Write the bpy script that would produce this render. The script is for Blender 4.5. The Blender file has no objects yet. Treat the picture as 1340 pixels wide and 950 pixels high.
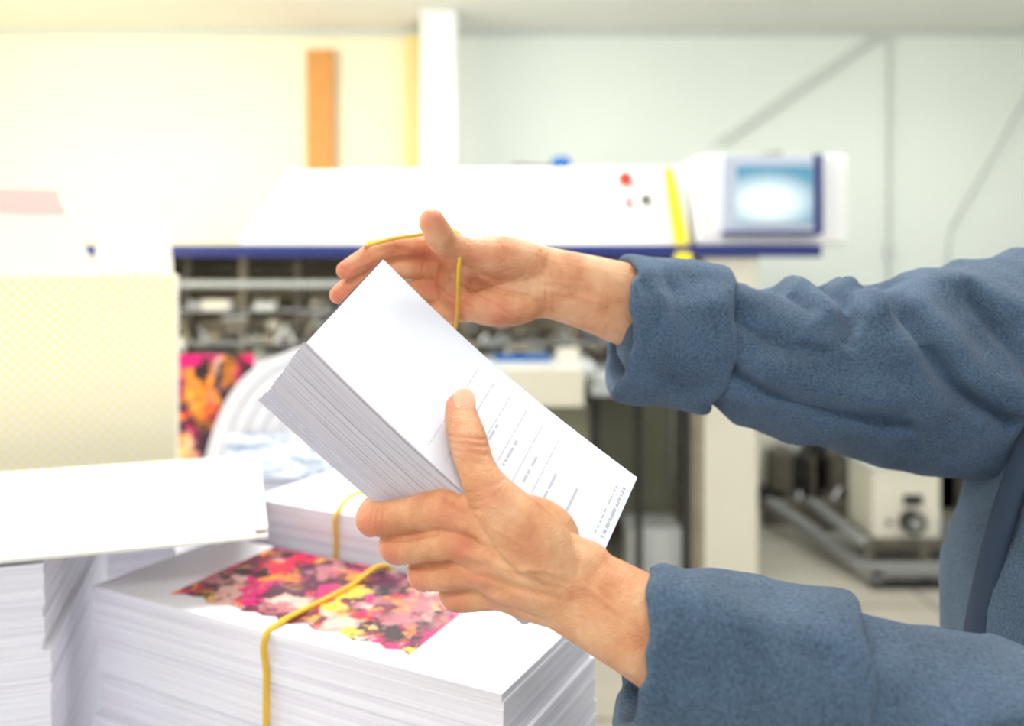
import bpy, math, random
import numpy as np
from mathutils import Vector, Matrix, noise
random.seed(7)
scene = bpy.context.scene
CAMZ = 1.45

# ------------------------------------------------------------------ helpers
def srgb(r, g, b):
    def f(c):
        c = c / 255.0
        return c / 12.92 if c <= 0.04045 else ((c + 0.055) / 1.055) ** 2.4
    return (f(r), f(g), f(b), 1.0)

def mm(x, y, z):
    """millimetres, height measured from 1.45 m"""
    return Vector((x / 1000.0, y / 1000.0, CAMZ + z / 1000.0))

def new_mat(name):
    m = bpy.data.materials.new(name)
    m.use_nodes = True
    nt = m.node_tree
    bs = nt.nodes["Principled BSDF"]
    return m, nt, bs

def N(nt, typ, **kw):
    n = nt.nodes.new(typ)
    for k, v in kw.items():
        if k in n.inputs.keys():
            n.inputs[k].default_value = v
        else:
            setattr(n, k, v)
    return n

def mat(name, col, rough=0.6, var=0.06, vscale=8.0, bump=0.0, bscale=200.0, metal=0.0,
        sss=0.0, sheen=0.0, emit=None, estr=0.0, spec=0.5, coat=0.0):
    m, nt, bs = new_mat(name)
    tc = N(nt, "ShaderNodeTexCoord")
    nz = N(nt, "ShaderNodeTexNoise", Scale=vscale, Detail=4.0)
    nt.links.new(tc.outputs["Object"], nz.inputs["Vector"])
    mx = N(nt, "ShaderNodeMix", data_type='RGBA')
    a = [max(0, c * (1 - var)) for c in col[:3]] + [1]
    b = [min(1, c * (1 + var)) for c in col[:3]] + [1]
    mx.inputs[6].default_value = a
    mx.inputs[7].default_value = b
    nt.links.new(nz.outputs["Fac"], mx.inputs[0])
    nt.links.new(mx.outputs[2], bs.inputs["Base Color"])
    bs.inputs["Roughness"].default_value = rough
    bs.inputs["Metallic"].default_value = metal
    bs.inputs["Specular IOR Level"].default_value = spec
    if bump > 0:
        n2 = N(nt, "ShaderNodeTexNoise", Scale=bscale, Detail=3.0)
        nt.links.new(tc.outputs["Object"], n2.inputs["Vector"])
        bp = N(nt, "ShaderNodeBump", Strength=bump, Distance=0.002)
        nt.links.new(n2.outputs["Fac"], bp.inputs["Height"])
        nt.links.new(bp.outputs["Normal"], bs.inputs["Normal"])
    if sss > 0:
        bs.inputs["Subsurface Weight"].default_value = sss
        bs.inputs["Subsurface Radius"].default_value = (0.012, 0.005, 0.003)
        bs.inputs["Subsurface Scale"].default_value = 0.5
    if sheen > 0:
        bs.inputs["Sheen Weight"].default_value = sheen
        bs.inputs["Sheen Roughness"].default_value = 0.5
    if coat > 0:
        bs.inputs["Coat Weight"].default_value = coat
    if emit is not None:
        bs.inputs["Emission Color"].default_value = emit
        bs.inputs["Emission Strength"].default_value = estr
    return m

class B:
    def __init__(s, name):
        s.name = name; s.v = []; s.f = []; s.m = []; s.s = []; s.mats = []
    def mi(s, mt):
        if mt not in s.mats: s.mats.append(mt)
        return s.mats.index(mt)
    def add(s, vs, fs, mt, smooth=False):
        o = len(s.v); i = s.mi(mt)
        s.v += [Vector(p) for p in vs]
        for f in fs:
            s.f.append([o + k for k in f]); s.m.append(i); s.s.append(smooth)
    def hexa(s, p, mt):
        s.add(p, [(3, 2, 1, 0), (4, 5, 6, 7), (0, 1, 5, 4), (1, 2, 6, 5), (2, 3, 7, 6), (3, 0, 4, 7)], mt)
    def box(s, x0, x1, y0, y1, z0, z1, mt):
        s.hexa([(x0, y0, z0), (x1, y0, z0), (x1, y1, z0), (x0, y1, z0),
                (x0, y0, z1), (x1, y0, z1), (x1, y1, z1), (x0, y1, z1)], mt)
    def cyl(s, p0, p1, r, mt, n=20, r2=None):
        p0 = Vector(p0); p1 = Vector(p1); r2 = r if r2 is None else r2
        t = (p1 - p0).normalized()
        a = t.orthogonal().normalized(); b = t.cross(a)
        vs = []
        for p, rr in ((p0, r), (p1, r2)):
            for i in range(n):
                an = 2 * math.pi * i / n
                vs.append(p + a * math.cos(an) * rr + b * math.sin(an) * rr)
        s.add(vs, [(i, (i + 1) % n, n + (i + 1) % n, n + i) for i in range(n)], mt, True)
        s.add(vs, [list(range(n))[::-1], list(range(n, 2 * n))], mt, False)
    def obj(s, bevel=0.0, parent=None, name=None):
        me = bpy.data.meshes.new(s.name + "_mesh")
        me.from_pydata([tuple(v) for v in s.v], [], s.f)
        for mt in s.mats: me.materials.append(mt)
        for i, p in enumerate(me.polygons):
            p.material_index = s.m[i]; p.use_smooth = s.s[i]
        me.update()
        o = bpy.data.objects.new(s.name, me)
        scene.collection.objects.link(o)
        if bevel > 0:
            bv = o.modifiers.new("bevel", 'BEVEL'); bv.width = bevel; bv.segments = 2
            bv.limit_method = 'ANGLE'; bv.angle_limit = math.radians(50)
        if parent: o.parent = parent
        return o

def empty(name):
    e = bpy.data.objects.new(name, None)
    scene.collection.objects.link(e)
    return e

def catmull(arr, sub):
    out = []
    n = len(arr)
    for i in range(n - 1):
        p0 = arr[max(i - 1, 0)]; p1 = arr[i]; p2 = arr[i + 1]; p3 = arr[min(i + 2, n - 1)]
        for k in range(sub):
            t = k / sub
            out.append([0.5 * ((2 * b) + (c - a) * t + (2 * a - 5 * b + 4 * c - d) * t * t + (-a + 3 * b - 3 * c + d) * t ** 3)
                        for a, b, c, d in zip(p0, p1, p2, p3)])
    out.append(list(arr[-1]))
    return out

def tube(bd, pts, rad, mt, seg=20, sub=5, axis=None, caps=True, disp=None):
    rows = []
    for p, r in zip(pts, rad):
        ra, rb = (r, r) if not isinstance(r, (tuple, list)) else r
        rows.append([p[0], p[1], p[2], ra, rb])
    S = catmull(rows, sub)
    P = [Vector(q[:3]) for q in S]
    n = len(P)
    T = []
    for i in range(n):
        T.append((P[min(i + 1, n - 1)] - P[max(i - 1, 0)]).normalized())
    ref = Vector(axis).normalized() if axis is not None else T[0].orthogonal().normalized()
    A_prev = ref
    L = 0.0
    fr = []
    for i in range(n):
        h = ref if axis is not None else A_prev
        a = (h - T[i] * h.dot(T[i])).normalized()
        A_prev = a
        b = T[i].cross(a)
        if i: L += (P[i] - P[i - 1]).length
        fr.append((P[i], a, b, T[i], S[i][3], S[i][4], L))
    full = []
    if caps:
        p, a, b, t, ra, rb, l = fr[0]
        for q in (80, 60, 40, 20):
            q = math.radians(q); r = (ra + rb) / 2
            full.append((p - t * r * math.sin(q), a, b, t, ra * math.cos(q), rb * math.cos(q), l))
    full += fr
    if caps:
        p, a, b, t, ra, rb, l = fr[-1]
        for q in (20, 40, 60, 80):
            q = math.radians(q); r = (ra + rb) / 2
            full.append((p + t * r * math.sin(q), a, b, t, ra * math.cos(q), rb * math.cos(q), l))
    vs = []
    for (p, a, b, t, ra, rb, l) in full:
        for j in range(seg):
            an = 2 * math.pi * j / seg
            d = a * math.cos(an) * ra + b * math.sin(an) * rb
            if disp is not None:
                dd = disp(p + d, l, an)
                d = d + d.normalized() * dd
            vs.append(p + d)
    m = len(full)
    fs = []
    for i in range(m - 1):
        for j in range(seg):
            j2 = (j + 1) % seg
            fs.append((i * seg + j, i * seg + j2, (i + 1) * seg + j2, (i + 1) * seg + j))
    fs.append(list(range(seg))[::-1])
    fs.append([(m - 1) * seg + j for j in range(seg)])
    bd.add(vs, fs, mt, True)

def ellipsoid(bd, c, rx, ry, rz, mt, rot=None, nu=20, nv=12):
    vs = []; fs = []
    R = rot if rot is not None else Matrix.Identity(3)
    c = Vector(c)
    vs.append(c + R @ Vector((0, 0, rz)))
    for i in range(1, nv):
        th = math.pi * i / nv
        for j in range(nu):
            ph = 2 * math.pi * j / nu
            vs.append(c + R @ Vector((rx * math.sin(th) * math.cos(ph), ry * math.sin(th) * math.sin(ph), rz * math.cos(th))))
    vs.append(c + R @ Vector((0, 0, -rz)))
    last = len(vs) - 1
    for j in range(nu):
        fs.append((0, 1 + j, 1 + (j + 1) % nu))
        fs.append((last, last - nu + (j + 1) % nu, last - nu + j))
    for i in range(nv - 2):
        for j in range(nu):
            a = 1 + i * nu + j; b = 1 + i * nu + (j + 1) % nu
            fs.append((a, a + nu, b + nu, b))
    bd.add(vs, fs, mt, True)

def remesh(o, size, smooth=6, fac=0.5):
    r = o.modifiers.new("remesh", 'REMESH'); r.mode = 'VOXEL'; r.voxel_size = size; r.use_smooth_shade = True
    s = o.modifiers.new("smooth", 'SMOOTH'); s.factor = fac; s.iterations = smooth

def bake(o):
    bpy.context.view_layer.update()
    dg = bpy.context.evaluated_depsgraph_get()
    me = bpy.data.meshes.new_from_object(o.evaluated_get(dg))
    o.modifiers.clear()
    o.data = me
    for p in me.polygons: p.use_smooth = True
    return me

def seg_dist(P, a, b):
    ab = b - a
    L2 = float((ab * ab).sum())
    if L2 < 1e-12:
        return np.linalg.norm(P - a, axis=1)
    t = np.clip(((P - a) @ ab) / L2, 0, 1)
    return np.linalg.norm(P - (a + t[:, None] * ab), axis=1)

def sculpt(me, lines, yc=None, facing=0.15):
    """press creases / raise ridges drawn in x-z millimetres on the -y facing side."""
    n = len(me.vertices)
    co = np.empty(n * 3, dtype=np.float64); me.vertices.foreach_get("co", co); co = co.reshape(-1, 3)
    no = np.empty(n * 3, dtype=np.float64); me.vertices.foreach_get("normal", no); no = no.reshape(-1, 3)
    P = np.stack([co[:, 0] * 1000, (co[:, 2] - CAMZ) * 1000], axis=1)
    gate = np.clip((facing - no[:, 1]) / 0.3, 0, 1)
    dsp = np.zeros(n)
    for pts, w, amp in lines:
        pts = [np.array(p, dtype=float) for p in pts]
        if len(pts) == 1: d = np.linalg.norm(P - pts[0], axis=1)
        else:
            q = catmull([list(p) for p in pts], 6) if len(pts) > 2 else pts
            q = [np.array(p) for p in q]
            d = np.full(n, 1e9)
            for i in range(len(q) - 1): d = np.minimum(d, seg_dist(P, q[i], q[i + 1]))
        dsp += amp * np.exp(-(d / w) ** 2)
    co += no * (dsp * gate / 1000.0)[:, None]
    me.vertices.foreach_set("co", co.reshape(-1))
    me.update()

def flush(me, pts, r=0.011):
    n = len(me.vertices)
    co = np.empty(n * 3, dtype=np.float64); me.vertices.foreach_get("co", co); co = co.reshape(-1, 3)
    v = np.zeros(n)
    for p, s in pts:
        d = np.linalg.norm(co - np.array(p), axis=1)
        v = np.maximum(v, s * np.exp(-(d / r) ** 2))
    at = me.attributes.new("flush", 'FLOAT', 'POINT')
    at.data.foreach_set("value", v.astype(np.float32))

def curve_band(name, pts, r, mt, parent=None, cyclic=True):
    cu = bpy.data.curves.new(name + "_curve", 'CURVE'); cu.dimensions = '3D'
    sp = cu.splines.new('BEZIER'); sp.bezier_points.add(len(pts) - 1)
    for bp_, p in zip(sp.bezier_points, pts):
        bp_.co = p; bp_.handle_left_type = 'AUTO'; bp_.handle_right_type = 'AUTO'
    sp.use_cyclic_u = cyclic
    cu.bevel_depth = r; cu.bevel_resolution = 3; cu.resolution_u = 10
    cu.materials.append(mt)
    o = bpy.data.objects.new(name, cu); scene.collection.objects.link(o)
    if parent: o.parent = parent
    return o

# ------------------------------------------------------------------ materials
M_wall = mat("wall_paint", srgb(230, 238, 234), 0.8, 0.03, 1.5, 0.1, 30)
M_wallwarm = mat("wall_cream_paint", srgb(247, 242, 218), 0.8, 0.03, 1.5, 0.1, 30)
M_ceil = mat("ceiling_paint", srgb(240, 240, 234), 0.9, 0.02, 2)
M_white = mat("white_machine_paint", srgb(242, 243, 246), 0.35, 0.02, 3)
M_cream = mat("cream_machine_paint", srgb(226, 223, 209), 0.45, 0.04, 3)
M_navy = mat("navy_enamel", srgb(30, 46, 122), 0.35, 0.08, 5)
M_lav = mat("lavender_bezel", srgb(195, 203, 226), 0.4, 0.04, 5)
M_dark = mat("dark_steel", srgb(104, 99, 90), 0.5, 0.2, 12, metal=0.1)
M_black = mat("black_plastic", srgb(38, 38, 40), 0.4, 0.2, 10)
M_olive = mat("olive_grey_panel", srgb(146, 148, 130), 0.6, 0.15, 6)
M_brown = mat("brown_grey_metal", srgb(164, 153, 132), 0.5, 0.25, 14, metal=0.0)
M_steel = mat("brushed_steel", srgb(175, 178, 180), 0.3, 0.1, 20, metal=0.8)
M_rack = mat("rack_grey_steel", srgb(142, 145, 146), 0.5, 0.12, 20, metal=0.2)
M_lgrey = mat("light_grey_paint", srgb(202, 207, 209), 0.5, 0.06, 8)
M_trim = mat("pale_conduit_paint", srgb(208, 215, 213), 0.6, 0.04, 8)
M_blue = mat("blue_plastic", srgb(30, 95, 170), 0.4, 0.1, 8)
M_red = mat("red_plastic", srgb(190, 30, 25), 0.35, 0.1, 8)
M_yel = mat("yellow_tape", srgb(245, 220, 20), 0.5, 0.05, 8)
M_paleyel = mat("pale_yellow_paint", srgb(244, 226, 160), 0.6, 0.05, 4)
M_orange = mat("orange_wood", srgb(214, 150, 80), 0.6, 0.12, 9)
M_band = mat("yellow_rubber", srgb(232, 186, 52), 0.45, 0.08, 40)
M_paper = mat("white_paper", srgb(236, 236, 242), 0.75, 0.015, 20)
M_board = mat("white_cardboard", srgb(240, 238, 232), 0.8, 0.02, 15)
M_pink = mat("pink_card", srgb(243, 204, 200), 0.8, 0.04, 15)
M_table = mat("table_laminate", srgb(216, 228, 240), 0.45, 0.03, 6)
M_lamp = mat("lamp_tube_glow", (1, 1, 1, 1), 0.5, 0.0, 5, emit=(1, 0.98, 0.94, 1), estr=6.0)
M_lining = mat("fleece_lining", srgb(52, 66, 88), 0.95, 0.1, 60)
M_trouser = mat("dark_denim", srgb(45, 52, 66), 0.9, 0.1, 60, 0.3, 500)
M_shoe = mat("black_leather", srgb(25, 24, 24), 0.5, 0.2, 20)
M_hair = mat("dark_brown_hair", srgb(45, 30, 22), 0.6, 0.3, 80, 0.6, 300)
M_eye = mat("eye_white", srgb(235, 232, 225), 0.2, 0.02, 5)
M_iris = mat("brown_iris", srgb(60, 38, 22), 0.2, 0.2, 60)
M_lips = mat("lips_skin", srgb(185, 105, 95), 0.45, 0.1, 60)
M_nail = mat("fingernail", srgb(244, 200, 172), 0.18, 0.04, 60, sss=0.1)

def mk_floor():
    m, nt, bs = new_mat("floor_tiles")
    tc = N(nt, "ShaderNodeTexCoord")
    br = N(nt, "ShaderNodeTexBrick", Scale=1.0)
    br.offset = 0.0
    br.inputs["Mortar Size"].default_value = 0.008
    br.inputs["Brick Width"].default_value = 0.9
    br.inputs["Row Height"].default_value = 0.9
    br.inputs["Color1"].default_value = srgb(186, 181, 170)
    br.inputs["Color2"].default_value = srgb(176, 172, 162)
    br.inputs["Mortar"].default_value = srgb(120, 116, 108)
    nz = N(nt, "ShaderNodeTexNoise", Scale=6.0, Detail=6.0)
    mx = N(nt, "ShaderNodeMix", data_type='RGBA', blend_type='MULTIPLY')
    mx.inputs[0].default_value = 0.3
    nt.links.new(tc.outputs["Object"], br.inputs["Vector"])
    nt.links.new(tc.outputs["Object"], nz.inputs["Vector"])
    nt.links.new(br.outputs["Color"], mx.inputs[6])
    nt.links.new(nz.outputs["Fac"], mx.inputs[7])
    nt.links.new(mx.outputs[2], bs.inputs["Base Color"])
    bs.inputs["Roughness"].default_value = 0.45
    return m
M_floor = mk_floor()

def mk_edges(name, scale, c0, c1, coord="Object", axis='Z', bump=0.35):
    m, nt, bs = new_mat(name)
    tc = N(nt, "ShaderNodeTexCoord")
    mp = N(nt, "ShaderNodeMapping")
    sc = (2, 2, scale) if axis == 'Z' else (2, scale, 2)
    mp.inputs["Scale"].default_value = sc
    nz = N(nt, "ShaderNodeTexNoise", Scale=1.0, Detail=5.0, Roughness=0.7)
    rp = N(nt, "ShaderNodeValToRGB")
    rp.color_ramp.elements[0].position = 0.36; rp.color_ramp.elements[0].color = c0
    rp.color_ramp.elements[1].position = 0.56; rp.color_ramp.elements[1].color = c1
    nt.links.new(tc.outputs[coord], mp.inputs["Vector"])
    nt.links.new(mp.outputs["Vector"], nz.inputs["Vector"])
    nt.links.new(nz.outputs["Fac"], rp.inputs["Fac"])
    nt.links.new(rp.outputs["Color"], bs.inputs["Base Color"])
    bp = N(nt, "ShaderNodeBump", Strength=bump, Distance=0.001)
    nt.links.new(nz.outputs["Fac"], bp.inputs["Height"])
    nt.links.new(bp.outputs["Normal"], bs.inputs["Normal"])
    bs.inputs["Roughness"].default_value = 0.85
    return m
M_pages = mk_edges("stacked_page_edges", 420, srgb(222, 217, 232), srgb(243, 241, 249))
M_pagesUV = mk_edges("book_page_edges", 110, srgb(192, 189, 206), srgb(218, 216, 228), "UV", 'Y', 0.1)

def mk_skin():
    m, nt, bs = new_mat("skin")
    tc = N(nt, "ShaderNodeTexCoord")
    n1 = N(nt, "ShaderNodeTexNoise", Scale=45.0, Detail=6.0)
    rp = N(nt, "ShaderNodeValToRGB")
    e = rp.color_ramp.elements
    e[0].position = 0.30; e[0].color = srgb(208, 138, 96)
    e[1].position = 0.70; e[1].color = srgb(241, 192, 150)
    k = e.new(0.48); k.color = srgb(228, 166, 122)
    at = N(nt, "ShaderNodeAttribute", attribute_name="flush")
    fm = N(nt, "ShaderNodeMix", data_type='RGBA'); fm.inputs[7].default_value = srgb(218, 120, 94)
    vo = N(nt, "ShaderNodeTexVoronoi", Scale=800.0)
    n2 = N(nt, "ShaderNodeTexNoise", Scale=220.0, Detail=8.0, Roughness=0.65)
    ad = N(nt, "ShaderNodeMath", operation='ADD')
    ml = N(nt, "ShaderNodeMath", operation='MULTIPLY'); ml.inputs[1].default_value = 0.35
    bp = N(nt, "ShaderNodeBump", Strength=0.75, Distance=0.0013)
    L = nt.links.new
    for q in (n1, n2, vo): L(tc.outputs["Object"], q.inputs["Vector"])
    L(n1.outputs["Fac"], rp.inputs["Fac"]); L(rp.outputs["Color"], fm.inputs[6]); L(at.outputs["Fac"], fm.inputs[0])
    L(fm.outputs[2], bs.inputs["Base Color"])
    L(vo.outputs["Distance"], ml.inputs[0]); L(ml.outputs[0], ad.inputs[0]); L(n2.outputs["Fac"], ad.inputs[1])
    L(ad.outputs[0], bp.inputs["Height"]); L(bp.outputs["Normal"], bs.inputs["Normal"])
    bs.inputs["Roughness"].default_value = 0.42
    bs.inputs["Subsurface Weight"].default_value = 0.1
    bs.inputs["Subsurface Radius"].default_value = (0.008, 0.003, 0.0015)
    bs.inputs["Subsurface Scale"].default_value = 0.3
    return m
M_skin = mk_skin()

def mk_fleece():
    m, nt, bs = new_mat("blue_fleece")
    tc = N(nt, "ShaderNodeTexCoord")
    n1 = N(nt, "ShaderNodeTexNoise", Scale=520.0, Detail=5.0, Roughness=0.75)
    n2 = N(nt, "ShaderNodeTexNoise", Scale=25.0, Detail=3.0)
    rp = N(nt, "ShaderNodeValToRGB")
    e = rp.color_ramp.elements
    e[0].position = 0.36; e[0].color = srgb(58, 79, 104)
    e[1].position = 0.64; e[1].color = srgb(103, 129, 158)
    mx = N(nt, "ShaderNodeMath", operation='MULTIPLY_ADD'); mx.inputs[1].default_value = 0.75
    m2 = N(nt, "ShaderNodeMath", operation='MULTIPLY'); m2.inputs[1].default_value = 0.25
    bp = N(nt, "ShaderNodeBump", Strength=0.9, Distance=0.002)
    L = nt.links.new
    L(tc.outputs["Object"], n1.inputs["Vector"]); L(tc.outputs["Object"], n2.inputs["Vector"])
    L(n2.outputs["Fac"], m2.inputs[0]); L(n1.outputs["Fac"], mx.inputs[0]); L(m2.outputs[0], mx.inputs[2])
    L(mx.outputs[0], rp.inputs["Fac"]); L(rp.outputs["Color"], bs.inputs["Base Color"])
    L(n1.outputs["Fac"], bp.inputs["Height"]); L(bp.outputs["Normal"], bs.inputs["Normal"])
    bs.inputs["Roughness"].default_value = 0.95
    bs.inputs["Specular IOR Level"].default_value = 0.1
    bs.inputs["Sheen Weight"].default_value = 0.2
    return m
M_fleece = mk_fleece()

def mk_print(name, scale, seed):
    m, nt, bs = new_mat(name)
    L = nt.links.new
    tc = N(nt, "ShaderNodeTexCoord")
    mp = N(nt, "ShaderNodeMapping"); mp.inputs["Location"].default_value = (seed, seed * 0.7, seed * 1.3)
    L(tc.outputs["Object"], mp.inputs["Vector"])
    cols = [(0, srgb(225, 0, 120)), (0.20, srgb(80, 22, 60)), (0.34, srgb(250, 150, 40)), (0.43, srgb(215, 20, 60)),
            (0.50, srgb(228, 190, 178)), (0.59, srgb(110, 28, 62)), (0.68, srgb(252, 200, 70)), (0.76, srgb(180, 115, 125)), (0.86, srgb(40, 20, 42))]
    outs = []
    for sc, amt in ((scale, 0.10), (scale * 2.6, 0.05)):
        nz = N(nt, "ShaderNodeTexNoise", Scale=sc * 0.9, Detail=6.0, Roughness=0.65)
        mx = N(nt, "ShaderNodeMix", data_type='RGBA'); mx.inputs[0].default_value = amt
        vo = N(nt, "ShaderNodeTexVoronoi", Scale=sc)
        sp = N(nt, "ShaderNodeSeparateColor")
        rp = N(nt, "ShaderNodeValToRGB"); rp.color_ramp.interpolation = 'CONSTANT'
        e = rp.color_ramp.elements
        e[0].position = cols[0][0]; e[0].color = cols[0][1]
        e[1].position = cols[1][0]; e[1].color = cols[1][1]
        for p, c in cols[2:]:
            k = e.new(p); k.color = c
        L(mp.outputs["Vector"], nz.inputs["Vector"])
        L(mp.outputs["Vector"], mx.inputs[6]); L(nz.outputs["Color"], mx.inputs[7])
        L(mx.outputs[2], vo.inputs["Vector"]); L(vo.outputs["Color"], sp.inputs["Color"])
        L(sp.outputs[0], rp.inputs["Fac"]); outs.append(rp.outputs["Color"])
    n3 = N(nt, "ShaderNodeTexNoise", Scale=scale * 1.2, Detail=3.0)
    L(mp.outputs["Vector"], n3.inputs["Vector"])
    r3 = N(nt, "ShaderNodeValToRGB"); r3.color_ramp.elements[0].position = 0.46; r3.color_ramp.elements[1].position = 0.66
    L(n3.outputs["Fac"], r3.inputs["Fac"])
    mm_ = N(nt, "ShaderNodeMix", data_type='RGBA')
    L(r3.outputs["Color"], mm_.inputs[0]); L(outs[0], mm_.inputs[6]); L(outs[1], mm_.inputs[7])
    L(mm_.outputs[2], bs.inputs["Base Color"])
    bs.inputs["Roughness"].default_value = 0.4
    return m
M_print = mk_print("colour_print", 28.0, 3.1)
M_print2 = mk_print("colour_print_bold", 13.0, 7.7)

def mk_carton():
    m, nt, bs = new_mat("dotted_carton")
    tc = N(nt, "ShaderNodeTexCoord")
    mp = N(nt, "ShaderNodeMapping"); mp.inputs["Rotation"].default_value = (0, math.radians(45), 0)
    mp.inputs["Scale"].default_value = (95, 0.0, 95)
    vo = N(nt, "ShaderNodeTexVoronoi", Scale=1.0); vo.inputs["Randomness"].default_value = 0.0
    rp = N(nt, "ShaderNodeValToRGB")
    e = rp.color_ramp.elements
    e[0].position = 0.22; e[0].color = srgb(240, 228, 150)
    e[1].position = 0.42; e[1].color = srgb(240, 236, 222)
    L = nt.links.new
    L(tc.outputs["Object"], mp.inputs["Vector"]); L(mp.outputs["Vector"], vo.inputs["Vector"])
    L(vo.outputs["Distance"], rp.inputs["Fac"]); L(rp.outputs["Color"], bs.inputs["Base Color"])
    bs.inputs["Roughness"].default_value = 0.8
    return m
M_carton = mk_carton()

def mk_cover():
    m, nt, bs = new_mat("printed_cover_page")
    L = nt.links.new
    tc = N(nt, "ShaderNodeTexCoord"); sx = N(nt, "ShaderNodeSeparateXYZ")
    L(tc.outputs["UV"], sx.inputs[0])
    def math_(op, a, b=None):
        n = N(nt, "ShaderNodeMath", operation=op)
        for i, q in enumerate((a, b)):
            if q is None: continue
            if isinstance(q, (int, float)): n.inputs[i].default_value = q
            else: L(q, n.inputs[i])
        return n.outputs[0]
    u = sx.outputs[0]; v = sx.outputs[1]
    def rows(freq, thick, u0, u1, v0, v1, vs, thr, amt, off):
        row = math_('LESS_THAN', math_('FRACT', math_('MULTIPLY', u, freq)), thick)
        reg = math_('MULTIPLY', math_('GREATER_THAN', u, u0), math_('LESS_THAN', u, u1))
        vm = math_('MULTIPLY', math_('GREATER_THAN', v, v0), math_('LESS_THAN', v, v1))
        nz = N(nt, "ShaderNodeTexNoise", Scale=1.0, Detail=2.0)
        mp = N(nt, "ShaderNodeMapping"); mp.inputs["Scale"].default_value = (freq, vs, 1); mp.inputs["Location"].default_value = (off, off, 0)
        L(tc.outputs["UV"], mp.inputs["Vector"]); L(mp.outputs["Vector"], nz.inputs["Vector"])
        wd = math_('GREATER_THAN', nz.outputs["Fac"], thr)
        return math_('MULTIPLY', math_('MULTIPLY', math_('MULTIPLY', row, reg), math_('MULTIPLY', vm, wd)), amt)
    masks = [rows(16, 0.07, 0.38, 0.76, 0.15, 0.92, 34, 0.44, 0.28, 0.0),
             rows(14, 0.10, 0.50, 0.90, 0.42, 0.66, 20, 0.42, 0.42, 3.0),
             rows(40, 0.35, 0.955, 0.985, 0.15, 0.62, 40, 0.45, 0.5, 7.0)]
    mask = math_('MAXIMUM', math_('MAXIMUM', masks[0], masks[1]), masks[2])
    mx = N(nt, "ShaderNodeMix", data_type='RGBA')
    mx.inputs[6].default_value = srgb(222, 227, 241); mx.inputs[7].default_value = srgb(100, 106, 128)
    L(mask, mx.inputs[0]); L(mx.outputs[2], bs.inputs["Base Color"])
    bs.inputs["Roughness"].default_value = 0.6
    return m
M_cover = mk_cover()

def mk_textsheet():
    m, nt, bs = new_mat("grey_blue_print")
    tc = N(nt, "ShaderNodeTexCoord")
    mp = N(nt, "ShaderNodeMapping"); mp.inputs["Scale"].default_value = (0.35, 1, 1); mp.inputs["Rotation"].default_value = (0, 0, 0.5)
    nz = N(nt, "ShaderNodeTexNoise", Scale=60.0, Detail=8.0, Roughness=0.8)
    rp = N(nt, "ShaderNodeValToRGB")
    e = rp.color_ramp.elements
    e[0].position = 0.42; e[0].color = srgb(110, 130, 160)
    e[1].position = 0.54; e[1].color = srgb(222, 228, 238)
    nt.links.new(tc.outputs["Object"], mp.inputs["Vector"]); nt.links.new(mp.outputs["Vector"], nz.inputs["Vector"])
    nt.links.new(nz.outputs["Fac"], rp.inputs["Fac"]); nt.links.new(rp.outputs["Color"], bs.inputs["Base Color"])
    return m
M_text = mk_textsheet()

def mk_screen():
    m, nt, bs = new_mat("touchscreen_glass")
    tc = N(nt, "ShaderNodeTexCoord")
    mp = N(nt, "ShaderNodeMapping"); mp.inputs["Location"].default_value = (-1.17, -3.85, -1.75)
    gr = N(nt, "ShaderNodeTexGradient", gradient_type='SPHERICAL')  # bright patch is a reflection painted into the screen colour and emission
    m2 = N(nt, "ShaderNodeMapping"); m2.inputs["Scale"].default_value = (3.6, 3.6, 6.5); m2.inputs["Rotation"].default_value = (0, 0.6, 0)
    rp = N(nt, "ShaderNodeValToRGB")
    e = rp.color_ramp.elements
    e[0].position = 0.05; e[0].color = srgb(80, 135, 165)
    e[1].position = 0.85; e[1].color = srgb(240, 250, 252)
    L = nt.links.new
    L(tc.outputs["Object"], mp.inputs["Vector"]); L(mp.outputs["Vector"], m2.inputs["Vector"]); L(m2.outputs["Vector"], gr.inputs["Vector"])
    L(gr.outputs["Fac"], rp.inputs["Fac"])
    L(rp.outputs["Color"], bs.inputs["Base Color"])
    L(rp.outputs["Color"], bs.inputs["Emission Color"])
    bs.inputs["Emission Strength"].default_value = 0.45
    bs.inputs["Roughness"].default_value = 0.15
    return m
M_screen = mk_screen()

# ------------------------------------------------------------------ room
def simple(name, fn, bevel=0.0, parent=None):
    b = B(name); fn(b); return b.obj(bevel, parent)

X0, X1, Y0, Y1, ZC = -4.2, 4.4, -3.0, 5.5, 3.0
simple("floor", lambda b: b.box(X0, X1, Y0, Y1 + .1, -0.1, 0, M_floor))
simple("ceiling", lambda b: b.box(X0, X1, Y0, Y1 + .1, ZC, ZC + 0.1, M_ceil))
def wn(b):
    b.box(X0, -0.55, Y1, Y1 + 0.1, 0, ZC, M_wallwarm)
    b.box(-0.55, X1, Y1, Y1 + 0.1, 0, ZC, M_wall)
simple("wall_north", wn)
simple("wall_west", lambda b: b.box(X0 - 0.1, X0, Y0, Y1 + .1, 0, ZC, M_wallwarm))
simple("wall_east", lambda b: b.box(X1, X1 + 0.1, Y0, Y1 + .1, 0, ZC, M_wall))
simple("baseboard_north", lambda b: b.box(X0, X1, Y1 - 0.015, Y1, 0, 0.1, M_lgrey), 0.004)
simple("trim_1", lambda b: b.box(X0, X1, Y1 - 0.03, Y1, ZC - 0.04, ZC, M_trim), 0.004)
simple("support_column", lambda b: (b.box(-0.55, -0.335, 5.05, 5.25, 0, ZC, M_white), b.box(-0.57, -0.315, 5.03, 5.27, 0, 0.12, M_white)), 0.01)
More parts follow.
